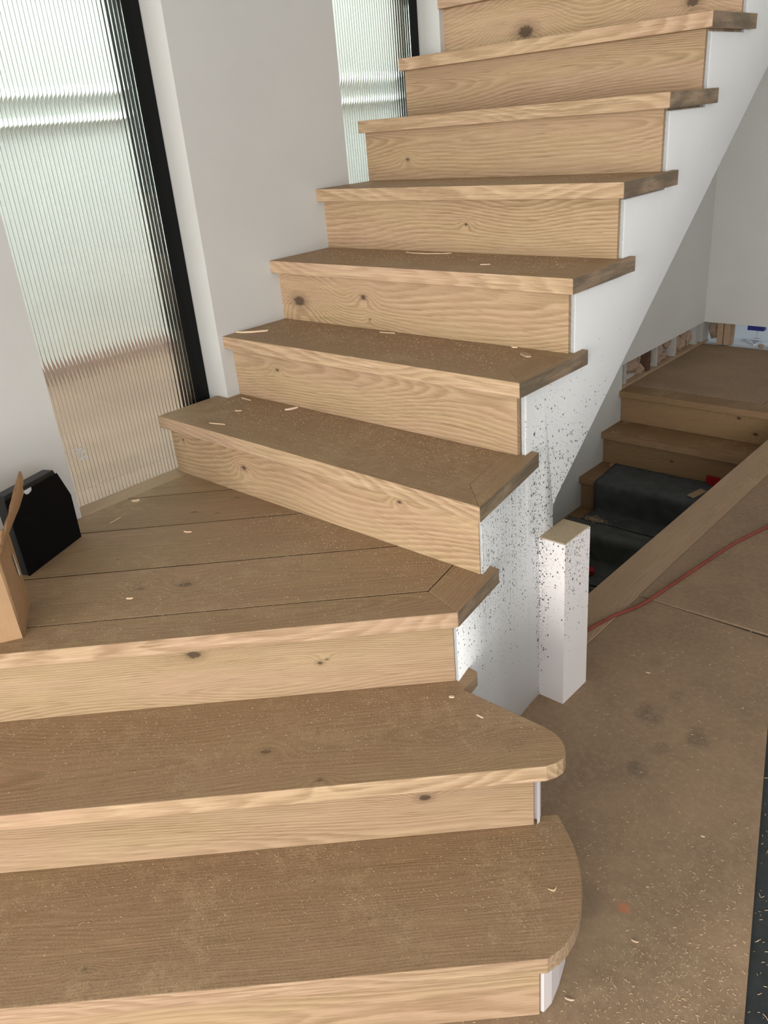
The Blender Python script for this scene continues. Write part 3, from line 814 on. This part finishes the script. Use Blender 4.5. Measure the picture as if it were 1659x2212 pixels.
# ------------------------------------------------------------------ dark cloths
def drape(name, prof, x0f, x1f, mat, seed, amp, thick=0.004, nx=26, label='', cat='cloth', tear=0.0):
    """a sheet following a stair profile; prof = list of (y, z) points"""
    rnd = random.Random(seed)
    P = []
    for a, b in zip(prof[:-1], prof[1:]):
        L = math.hypot(b[0] - a[0], b[1] - a[1])
        m = max(2, int(L / 0.012))
        for i in range(m):
            P.append((a[0] + (b[0] - a[0]) * i / m, a[1] + (b[1] - a[1]) * i / m))
    P.append(prof[-1])
    for _ in range(4):
        P = [P[0]] + [((P[i - 1][0] + 2 * P[i][0] + P[i + 1][0]) / 4, (P[i - 1][1] + 2 * P[i][1] + P[i + 1][1]) / 4) for i in range(1, len(P) - 1)] + [P[-1]]
    w = [(rnd.uniform(6, 26), rnd.uniform(0, 6), rnd.uniform(0.05, 0.4), rnd.uniform(0, 6)) for _ in range(6)]
    bm = bmesh.new()
    rows = []
    for j, (y, zz) in enumerate(P):
        s = j / (len(P) - 1)
        xa, xb = x0f(s), x1f(s)
        row = []
        for i in range(nx + 1):
            u = i / nx
            x = xa + (xb - xa) * u
            hgt = sum(math.sin(x * a + b + j * c) * math.sin(j * c * 0.7 + d) for a, b, c, d in w) / 6
            hgt = abs(hgt) * amp
            yy = y - hgt * 0.7
            if tear and (j == len(P) - 1 or i in (0, nx)):
                x += rnd.uniform(-tear, tear); yy += rnd.uniform(-tear, tear)
            row.append(bm.verts.new((x, yy, zz + hgt + thick)))
        rows.append(row)
    for j in range(len(rows) - 1):
        for i in range(nx):
            bm.faces.new((rows[j][i], rows[j][i + 1], rows[j + 1][i + 1], rows[j + 1][i]))
    g = bmesh.ops.extrude_face_region(bm, geom=bm.faces[:])
    for v in [e for e in g['geom'] if isinstance(e, bmesh.types.BMVert)]:
        v.co += Vector((0, -0.0015, 0.0025))
    o = bm_obj(name, bm, mat, None, smooth=True)
    return tag(o, label, cat)
R = 0.028
drape('drop_cloth', [(2.418, -0.360), (2.160, -0.360), (2.150, -0.372), (2.150, -0.40), (2.160, -0.538), (2.05, -0.540)],
      lambda s: -0.862 + 0.02 * math.sin(s * 3.0), lambda s: -0.335 + 0.02 * math.sin(s * 9.0) + s * 0.1, M_CLOTH, 3, 0.012,
      label='dark grey cloth draped over the third lower step', cat='cloth')
drape('torn_membrane', [(2.05, -0.545), (1.935, -0.540), (1.915, -0.556), (1.918, -0.60), (1.932, -0.70), (1.90, -0.718), (1.74, -0.72)],
      lambda s: -0.94 + 0.015 + 0.05 * s, lambda s: -0.47 + 0.10 * math.sin(s * 7), M_CLOTH2, 8, 0.030, tear=0.012,
      label='torn black sheet crumpled over the step below the grey cloth', cat='sheet')
drape('torn_membrane', [(2.04, -0.542), (1.935, -0.540), (1.912, -0.556), (1.915, -0.66), (1.90, -0.718), (1.715, -0.72), (1.70, -0.74), (1.71, -0.88), (1.55, -0.90)],
      lambda s: -0.44 + 0.06 * math.sin(s * 5), lambda s: -0.055 - 0.03 * math.sin(s * 8), M_CLOTH2, 12, 0.034, tear=0.010,
      label='black torn sheet bunched against the well edge below the cloth', cat='sheet')
drape('torn_membrane', [(1.72, -0.722), (1.700, -0.74), (1.705, -0.80), (1.712, -0.898), (1.50, -0.90), (1.48, -0.92), (1.49, -1.078), (1.30, -1.08)],
      lambda s: -0.92 + 0.03 * math.sin(s * 4), lambda s: -0.46 + 0.03 * math.sin(s * 8), M_CLOTH2, 15, 0.03, tear=0.012,
      label='lowest black sheet, deepest in the stairwell behind the stub post', cat='sheet')
bm = box_bm(-0.032, 0.032, -0.006, 0.006, 0, 0.05)
bevel(bm, 0.006, 3)
tag(bm_obj('dust_cap', bm, M_RED, None, (-0.322, 2.405, -0.3595), (0, 0, 0.0), smooth=False), 'small red plastic cap standing against the lower riser', 'cap')
bm = box_bm(-0.05, 0.05, -0.02, 0.02, 0, 0.02); bevel(bm, 0.006, 2)
tag(bm_obj('plastic_wedge', bm, M_RED, None, (-0.70, 1.80, -0.690), (0.1, 0.1, 0.6)), 'dim red plastic wedge among black sheets behind the post', 'wedge')
bm = box_bm(-0.018, 0.018, -0.052, 0.052, 0, 0.006); bevel(bm, 0.001)
tag(bm_obj('timber_shim', bm, M_STRIP, None, (-0.335, 2.245, -0.345), (0.0, 0.1, -0.22)), 'pale timber shim lying on the grey cloth', 'shim')
bm = box_bm(-0.012, 0.012, -0.045, 0.045, 0, 0.004); bevel(bm, 0.001)
tag(bm_obj('timber_shim', bm, M_STRIP, None, (-0.872, 2.43, -0.3597), (0, 0, 0.02)), 'narrow timber lath at the top left of the grey cloth', 'shim')

# ------------------------------------------------------------------ things in the gap under the far wall
def cyl(name, r, h, mat, parent, loc, rot=(0, 0, 0), seg=20, r2=None, bev=0.0):
    bm = bmesh.new()
    bmesh.ops.create_cone(bm, cap_ends=True, segments=seg, radius1=r, radius2=r if r2 is None else r2, depth=h)
    if bev: bevel(bm, bev, 2)
    o = bm_obj(name, bm, mat, parent, loc, rot)
    for p in o.data.polygons: p.use_smooth = len(p.vertices) == 4
    return o
br = empty('brush', (-0.69, 3.90, 0.0), label='blue handled brush seen through the gap under the far wall', cat='brush')
bm = box_bm(-0.05, 0.05, -0.02, 0.02, 0.062, 0.14); bevel(bm, 0.008, 2)
bm_obj('handle', bm, M_BLUE, br, (-0.69, 3.90, 0))
cyl('rod', 0.0035, 0.062, M_PVC, br, (-0.683, 3.90, 0.033))
bm = box_bm(-0.02, 0.02, -0.012, 0.012, -0.006, 0.006); bevel(bm, 0.002)
bm_obj('foot', bm, M_PVC, br, (-0.683, 3.90, 0.0035))
for (x, y, rz, L, lab) in ((-0.70, 3.83, 0.75, 0.13, 'white perforated plastic strip lying left in the wall gap'), (-0.60, 3.84, -0.55, 0.16, 'white plastic strip lying slanted right of the brush')):
    bm = box_bm(-L / 2, L / 2, -0.011, 0.011, 0, 0.012)
    bevel(bm, 0.0015)
    tag(bm_obj('plastic_strip', bm, M_PVC, None, (x, y, -0.006), (0.0, 0, -rz)), lab, 'strip')
bm = box_bm(-0.06, 0.06, -0.002, 0.002, 0, 0.09); bevel(bm, 0.001)
tag(bm_obj('plastic_offcut', bm, M_PVC, None, (-0.50, 4.03, -0.006), (-0.15, 0, 0.05)), 'pale blue white panel offcut standing behind the wall gap', 'panel')
tube = empty('cartridge', (-0.535, 3.80, -0.006), label='pale blue cylindrical cartridge standing at right of wall gap', cat='cartridge')
cyl('tube', 0.034, 0.20, M_PVC, tube, (-0.535, 3.80, 0.094), bev=0.004)
cyl('ring', 0.0365, 0.02, M_PVC, tube, (-0.535, 3.80, 0.045))
lump('rubble', (-0.60, 3.74, 0.008), 0.015, M_STUD, None, 77, 0.3, (1.3, 0.8, 0.7), 2)
tag(bpy.data.objects['rubble'], 'small tan crumb of rubble under the far wall edge', 'rubble')

# ------------------------------------------------------------------ red cord
cu = bpy.data.curves.new('extension_cord', 'CURVE')
cu.dimensions = '3D'
cu.bevel_depth = 0.0052
cu.bevel_resolution = 3
sp = cu.splines.new('BEZIER')
path = [(0.045, 0.30), (0.070, 0.436), (0.096, 0.548), (0.135, 0.655), (0.156, 0.77), (0.181, 0.946), (0.196, 1.05), (0.210, 1.15), (0.243, 1.29), (0.275, 1.40), (0.36, 1.62), (0.46, 1.85), (0.50, 2.1)]
sp.bezier_points.add(len(path) - 1)
for b, (x, y) in zip(sp.bezier_points, path):
    b.co = (x, y, 0.0062 + (0.003 if y > 0.70 else 0.0))
    b.handle_left_type = b.handle_right_type = 'AUTO'
tmp = bpy.data.objects.new('cord_curve', cu)
COL.objects.link(tmp)
me = bpy.data.meshes.new_from_object(tmp.evaluated_get(bpy.context.evaluated_depsgraph_get()))
bpy.data.objects.remove(tmp)
me.materials.clear()
for p in me.polygons: p.use_smooth = True
tag(link('extension_cord', me, M_CORD), 'orange red extension cord trailing over the floor boards beside the stairwell', 'cord')

# ------------------------------------------------------------------ black box on the landing
BZ = ZN[3]
b0 = Vector((-0.708, -0.799, 0)); b1 = Vector((-0.795, -0.616, 0))
eu = (b1 - b0).normalized(); en = Vector((0.9035, 0.4287, 0))
bb = empty('black_box', (b0.x, b0.y, BZ), label='flat matt black card box leaning by the wall on the landing', cat='box')
W = (b1 - b0).length
def bb_prism(pts, d0, d1):
    bm = bmesh.new()
    f = [bm.verts.new(eu * s + en * d1 + Vector((0, 0, zz))) for s, zz in pts]
    k = [bm.verts.new(eu * s + en * d0 + Vector((0, 0, zz))) for s, zz in pts]
    bm.faces.new(f); bm.faces.new(k)
    for i in range(len(pts)):
        j = (i + 1) % len(pts)
        bm.faces.new((f[i], f[j], k[j], k[i]))
    bmesh.ops.recalc_face_normals(bm, faces=bm.faces[:])
    return bm
bm = bb_prism([(0.0, 0.0), (W, 0.0), (W + 0.003, 0.117), (0.178, 0.187), (0.09, 0.190), (0.083, 0.182), (0.072, 0.179), (0.062, 0.182), (0.055, 0.192), (-0.004, 0.195)], -0.003, 0.0)
bm_obj('front_panel', bm, M_BLACKCARD, bb, (b0.x, b0.y, BZ))
bm = bb_prism([(0.002, 0.0), (W - 0.002, 0.0), (W, 0.116), (0.172, 0.198), (0.0, 0.206)], -0.034, -0.0035)
bevel(bm, 0.0015)
bm_obj('body', bm, mat_flat('black_card_sheen', (0.016, 0.017, 0.018), 0.5, 0.35), bb, (b0.x, b0.y, BZ))
bm = bb_prism([(0.060, 0.172), (0.086, 0.172), (0.086, 0.191), (0.060, 0.192)], -0.0034, -0.0031)
o = bm_obj('thumb_notch', bm, M_PVC, bb, (b0.x, b0.y, BZ))
o['label'] = 'pale grey half round thumb notch'

# ------------------------------------------------------------------ cardboard box
F = Vector((-0.459, -0.933, 0)); Rr = Vector((-0.590, -0.856, 0))
e1 = (Rr - F).normalized(); e2 = Vector((e1.y, -e1.x, 0)) * -1.0
if e2.y > 0: e2 = -e2                                   # towards the wall side of the landing
L1, L2, CH, ct = 0.152, 0.24, 0.182, 0.004
cb = empty('cardboard_box', (F.x, F.y, BZ), label='opened brown cardboard box with upright flaps at the landing corner', cat='box')
def P3(a, b, c): return e1 * a + e2 * b + Vector((0, 0, c))
def slab(name, quad, nrm, t, mat=None, rag=0, seed=0, bend=None):
    """a card panel from four corners, subdivided so that it can bow"""
    rnd = random.Random(seed)
    n = 10
    bm = bmesh.new()
    A, B, C, D = quad
    g1, g2 = [], []
    for j in range(n + 1):
        r1, r2 = [], []
        for i in range(n + 1):
            u, v = i / n, j / n
            p = A * (1 - u) * (1 - v) + B * u * (1 - v) + C * u * v + D * (1 - u) * v
            if bend: p = p + nrm * bend(u, v)
            if rag and (i in (0, n) or j == n): p = p + Vector((rnd.uniform(-rag, rag), rnd.uniform(-rag, rag), rnd.uniform(-rag, rag)))
            r1.append(bm.verts.new(p)); r2.append(bm.verts.new(p - nrm * t))
        g1.append(r1); g2.append(r2)
    for j in range(n):
        for i in range(n):
            bm.faces.new((g1[j][i], g1[j][i + 1], g1[j + 1][i + 1], g1[j + 1][i]))
            bm.faces.new((g2[j][i], g2[j + 1][i], g2[j + 1][i + 1], g2[j][i + 1]))
    def side(a, b, c, d):
        f = bm.faces.new((a, b, c, d)); f.material_index = 1
    for i in range(n):
        side(g1[0][i], g2[0][i], g2[0][i + 1], g1[0][i + 1])
        side(g1[n][i], g1[n][i + 1], g2[n][i + 1], g2[n][i])
        side(g1[i][0], g1[i + 1][0], g2[i + 1][0], g2[i][0])
        side(g1[i][n], g2[i][n], g2[i + 1][n], g1[i + 1][n])
    return bm_obj(name, bm, [M_CARD, M_CARDEDGE], cb, (F.x, F.y, BZ))
nR = -e2        # outward normal of the right face
slab('side_panel', [P3(0.006, 0, 0), P3(L1, 0, 0), P3(L1, 0, CH), P3(0.004, 0, CH)], nR, ct, bend=lambda u, v: 0.006 * math.sin(u * 3.1) * math.sin(v * 3.1), seed=1)
slab('side_panel', [P3(0, 0.004, 0.0), P3(0, L2, 0.0), P3(0, L2, CH), P3(0, 0.006, CH)], -e1, ct, bend=lambda u, v: 0.010 * math.sin(u * 3.1) * math.sin(v * 3.1), seed=2)
slab('side_panel', [P3(L1, ct, 0), P3(L1, L2, 0), P3(L1, L2, CH), P3(L1, ct, CH)], e1, ct, seed=3)
slab('side_panel', [P3(ct, L2, 0), P3(L1 - ct, L2, 0), P3(L1 - ct, L2, CH), P3(ct, L2, CH)], e2, ct, seed=4)
slab('base_panel', [P3(ct, ct, 0.001), P3(L1 - ct, ct, 0.001), P3(L1 - ct, L2 - ct, 0.001), P3(ct, L2 - ct, 0.001)], Vector((0, 0, 1)), 0.001)
# rounded crushed front corner
bm = bmesh.new()
pr = []
for k in range(7):
    a = k / 6 * math.pi / 2
    pr.append(P3(0.009 - 0.009 * math.cos(a) , 0.009 - 0.009 * math.sin(a), 0))
for zz0, zz1 in ((0.0, CH),):
    lo = [bm.verts.new(p) for p in pr]; hi = [bm.verts.new(p + Vector((0, 0, CH))) for p in pr]
    c0 = bm.verts.new(P3(0.011, 0.011, 0)); c1 = bm.verts.new(P3(0.011, 0.011, CH))
    for i in range(6): bm.faces.new((lo[i], lo[i + 1], hi[i + 1], hi[i]))
    bm.faces.new(lo + [c0]); bm.faces.new(hi + [c1])
    bm.faces.new((lo[0], hi[0], c1, c0)); bm.faces.new((lo[-1], hi[-1], c1, c0))
bm_obj('corner_fold', bm, M_CARD, cb, (F.x, F.y, BZ), smooth=True)
slab('flap', [P3(0.0, -0.001, CH), P3(L1, -0.001, CH), P3(L1 + 0.002, -0.058, CH + 0.120), P3(0.006, -0.010, CH + 0.030)], nR, ct, rag=0.0014, bend=lambda u, v: 0.030 * v * (1 - v) * 2 * u, seed=5)
slab('flap', [P3(L1, L2 * 0.02 + 0.03, CH), P3(L1, L2, CH), P3(L1 + 0.02, L2, CH + 0.085), P3(L1 + 0.02, 0.045, CH + 0.085)], e1, ct, rag=0.001, seed=6)
slab('flap', [P3(-0.001, 0.01, CH), P3(-0.001, L2, CH), P3(-0.075, L2, CH + 0.02), P3(-0.075, 0.03, CH + 0.02)], -e1, ct, rag=0.001, seed=7)
bm = box_bm(-0.05, 0.05, -0.0006, 0.0, 0.0, 0.12)
ang = math.atan2(e1.y, e1.x)
slab('tape', [P3(0.085, -0.0075, 0.10), P3(0.105, -0.0070, 0.092), P3(0.098, -0.0065, 0.145), P3(0.092, -0.0065, 0.15)], nR, 0.0008)
bpy.data.objects['tape'].data.materials[0] = M_PVC
bpy.data.objects['tape']['label'] = 'torn whitish tape scrap'

# ------------------------------------------------------------------ splinters, chips and shavings
def splinter(x, y, z, ang, L, w, t, curve, label, seed, mat=M_PALE):
    rnd = random.Random(seed)
    n = 12
    bm = bmesh.new()
    prev = None
    rings = []
    for i in range(n + 1):
        u = i / n - 0.5
        ww = w * (1 - (2 * abs(u)) ** 3 * 0.7) * rnd.uniform(0.8, 1.1)
        cy = curve * (u * u * 4 - 0.3) * L
        zz = abs(rnd.gauss(0, 0.0003))
        rings.append([bm.verts.new((u * L, cy + s * ww / 2, zz + h)) for s, h in ((-1, 0), (1, 0), (0.8, t), (-0.8, t))])
    for a, b in zip(rings[:-1], rings[1:]):
        for k in range(4):
            bm.faces.new((a[k], a[(k + 1) % 4], b[(k + 1) % 4], b[k]))
    bm.faces.new(rings[0]); bm.faces.new(rings[-1][::-1])
    return tag(bm_obj('wood_splinter', bm, mat, None, (x, y, z), (0, 0, ang)), label, 'splinter', 'oak splinters on the stairs')
def two(p, q): return ((p[0] + q[0]) / 2, (p[1] + q[1]) / 2, math.atan2(q[1] - p[1], q[0] - p[0]), math.hypot(q[0] - p[0], q[1] - p[1]))
SPL = [
    (3, (-0.798, -0.533), (-0.809, -0.491), 0.004, 0.002, 0.0, 'thin brown stick lying on the landing by the glass sill', M_STRIP),
    (3, (-0.872, -0.418), (-0.858, -0.402), 0.009, 0.004, 0.1, 'pale triangular chip on the landing beside the glass sill', M_PALE),
    (3, (-0.583, -0.450), (-0.563, -0.440), 0.005, 0.002, 0.1, 'small tan chip in the middle of the landing planks', M_PALE),
    (3, (-0.414, -0.722), (-0.402, -0.712), 0.006, 0.002, 0.1, 'white flake on the landing near the dark knot', M_PALE),
    (4, (-0.759, -0.197), (-0.708, -0.182), 0.004, 0.002, 0.0, 'straight pale stick near the left front of the fourth tread', M_PALE),
    (4, (-0.648, -0.014), (-0.630, 0.022), 0.010, 0.004, 0.05, 'fat curled splinter against the back of the fourth tread', M_PALE),
    (4, (-0.863, 0.002), (-0.814, -0.002), 0.004, 0.002, 0.0, 'short stick at back left of fourth tread near wall', M_PALE),
    (4, (-0.780, -0.090), (-0.762, -0.080), 0.006, 0.002, 0.1, 'small chip at left of fourth tread between two sticks', M_PALE),
    (5, (-0.895, 0.043), (-0.815, 0.099), 0.009, 0.004, 0.06, 'long ragged splinter on the fifth tread by the wall', M_PALE),
    (5, (0.000, 0.205), (0.040, 0.180), 0.020, 0.003, 0.0, 'flat brown chip at the right end of the fifth tread', M_STRIP),
    (5, (-0.050, 0.238), (-0.034, 0.240), 0.005, 0.003, 0.0, 'tiny sliver by the riser at right of fifth tread', M_PALE),
    (5, (-0.480, 0.224), (-0.430, 0.232), 0.004, 0.002, 0.0, 'thin sliver at the back middle of the fifth tread', M_PALE),
    (6, (-0.547, 0.425), (-0.391, 0.440), 0.0035, 0.002, 0.10, 'very long thin curved sliver on the sixth tread', M_PALE),
    (6, (-0.192, 0.312), (-0.168, 0.322), 0.004, 0.002, 0.0, 'short pale sliver in the middle of the sixth tread', M_PALE),
    (2, (0.216, -0.400), (0.226, -0.394), 0.007, 0.002, 0.0, 'square pale flake on the second tread near the ear', M_PALE),
    (2, (0.294, -0.412), (0.311, -0.412), 0.003, 0.0015, 0.0, 'thin pale sliver on the rounded end of second tread', M_PALE),
    (1, (0.545, -0.548), (0.554, -0.534), 0.003, 0.0015, 0.4, 'hooked sliver near the rounded edge of the lowest tread', M_PALE),
]
for i, (n, p, q, w, t, cv, lab, mt) in enumerate(SPL):
    x, y, a, L = two(p, q)
    splinter(x, y, ZN[n] + 0.0004, a, L, w, t, cv, lab, 100 + i, mt)
FSP = [(0.615, -0.593, 0.4, 0.018, 'pale bent sliver on the floor by the lowest step foot'), (0.652, -0.418, 0.3, 0.014, 'pale bright flake on the floor near the orange dot'),
       (0.304, 0.355, 0.3, 0.012, 'white sliver on the floor to the right of the post'), (0.650, -0.103, 0.2, 0.008, 'white flake on floor midway along the board edge')]
for i, (x, y, a, L, lab) in enumerate(FSP):
    splinter(x, y, 0.0006, a, L, 0.0035, 0.0015, 0.10, lab, 300 + i)

def shavings(name, n, sampler, smin, smax, seed, label, parent=None, wmul=1.0):
    """countless tiny curled shavings, one mesh"""
    r = np.random.default_rng(seed)
    V, Fc = [], []
    for k in range(n):
        x, y, z = sampler(r)
        L = smin * (smax / smin) ** r.random()
        w = min(0.0011, max(0.00045, L * r.uniform(0.10, 0.22))) * wmul
        a = r.uniform(0, 2 * math.pi)
        bend = r.uniform(-0.9, 0.9)
        ca, sa = math.cos(a), math.sin(a)
        lift = r.uniform(0, 0.25) * L
        b = len(V)
        for i, u in enumerate((-0.5, 0.0, 0.5)):
            px = u * L; py = bend * L * (0.25 - u * u); pz = 0.0002 + (lift if i == 1 else 0.0)
            for s, h in ((-0.5, 0.0), (0.5, 0.0), (0.0, 1.0)):
                V.append((x + px * ca - (py + s * w) * sa, y + px * sa + (py + s * w) * ca, z + pz + h * w * 0.7))
        for i in (0, 3):
            for q in range(3):
                q2 = (q + 1) % 3
                Fc.append((b + i + q, b + i + q2, b + i + 3 + q2, b + i + 3 + q))
        Fc.append((b, b + 2, b + 1)); Fc.append((b + 6, b + 7, b + 8))
    me = bpy.data.meshes.new(name)
    me.from_pydata(V, [], Fc)
    o = link(name, me, M_SHAVE, parent)
    o['kind'] = 'stuff'
    if label: tag(o, label, 'sawdust')
    return o
def s_floor(r):
    while True:
        y = r.uniform(-1.6, 0.75); x = r.uniform(0.2, 1.3)
        if x > edge_x(y) - 0.004: continue
        if N1[0] * x + N1[1] * y > 0.0 and (x < 0.60 and N1[0] * x - 0.717 * y < 0.86 and y < -0.36 and x < 0.6): continue
        dens = 0.10 + 0.9 * max(0.0, min(1.0, (-0.05 - y) / 0.35)) * (0.35 + 0.65 * max(0.0, min(1.0, (x - 0.60) / 0.12)))
        if r.random() < dens: return x, y, 0.0
shavings('sawdust', 11000, s_floor, 0.0014, 0.0065, 1, 'pale curled wood shavings scattered over the brown floor board')
def s_dark(r):
    y = r.uniform(-1.2, 0.2); x = edge_x(y) + r.uniform(0.004, 0.14)
    return x, y, -0.0064
shavings('sawdust', 420, s_dark, 0.003, 0.014, 2, 'pale shavings on the dark floor beyond the board edge')
def s_tread(n):
    z = ZN[n] + 0.0002
    def f(r):
        if n <= 3:
            lo = {1: 0.625, 2: 0.39, 3: -0.33}[n]; hi = {1: 0.895, 2: 0.652, 3: 0.395}[n]
            while True:
                t = r.beta(1.1, 1.9) if n < 3 else r.random()
                off = lo + (hi - lo) * t
                x = r.uniform(-0.5, 0.58)
                y = on(off, x)
                if n == 1 and (y > -0.50 + 0.0 and x > 0.5 or x > 0.57): continue
                if n == 2 and (y > -0.37 or x > 0.46): continue
                if n == 3 and (y > Y_R4 - 0.003 or x > 0.12 or x < -0.85 or (x < -0.48 and y < -0.60)): continue
                if n == 3 and r.random() > 0.25 + 0.75 * max(0, 1 - (Y_R4 - y) / 0.16): continue
                return x, y, z
        y0 = -0.225 if n == 4 else YN[n] + 0.006
        y1 = (YN[n + 1] + OV) - 0.002
        return r.uniform(-0.87, 0.05), y1 - (y1 - y0) * r.beta(1.0, 2.0), z
    return f
for n, cnt in ((1, 2600), (2, 1700), (3, 1600), (4, 1300), (5, 1100), (6, 1100), (7, 600)):
    names = {1: 'lowest tread', 2: 'second tread', 3: 'winder landing', 4: 'fourth tread', 5: 'fifth tread', 6: 'sixth tread', 7: 'seventh tread'}
    shavings('sawdust', cnt, s_tread(n), 0.0008, 0.0042, 10 + n, 'fine pale sawdust crumbs strewn over the ' + names[n])
def s_deb(r):
    return -0.78 + r.normal(0, 0.03), 2.055 + r.normal(0, 0.015), -0.530 + abs(r.normal(0, 0.006))
shavings('sawdust', 260, s_deb, 0.004, 0.014, 31, 'tan heap of shavings on the dark step behind the post', wmul=1.6)
def s_b(r):
    return (-0.90 + abs(r.normal(0, 0.03)), 2.43 + r.normal(0, 0.02), -0.1797) if r.random() < 0.6 else (-0.91 + abs(r.normal(0, 0.02)), 2.59 + r.normal(0, 0.012), -0.1797)
shavings('sawdust', 90, s_b, 0.004, 0.012, 32, 'pale shavings at the wall end of the upper lower step')
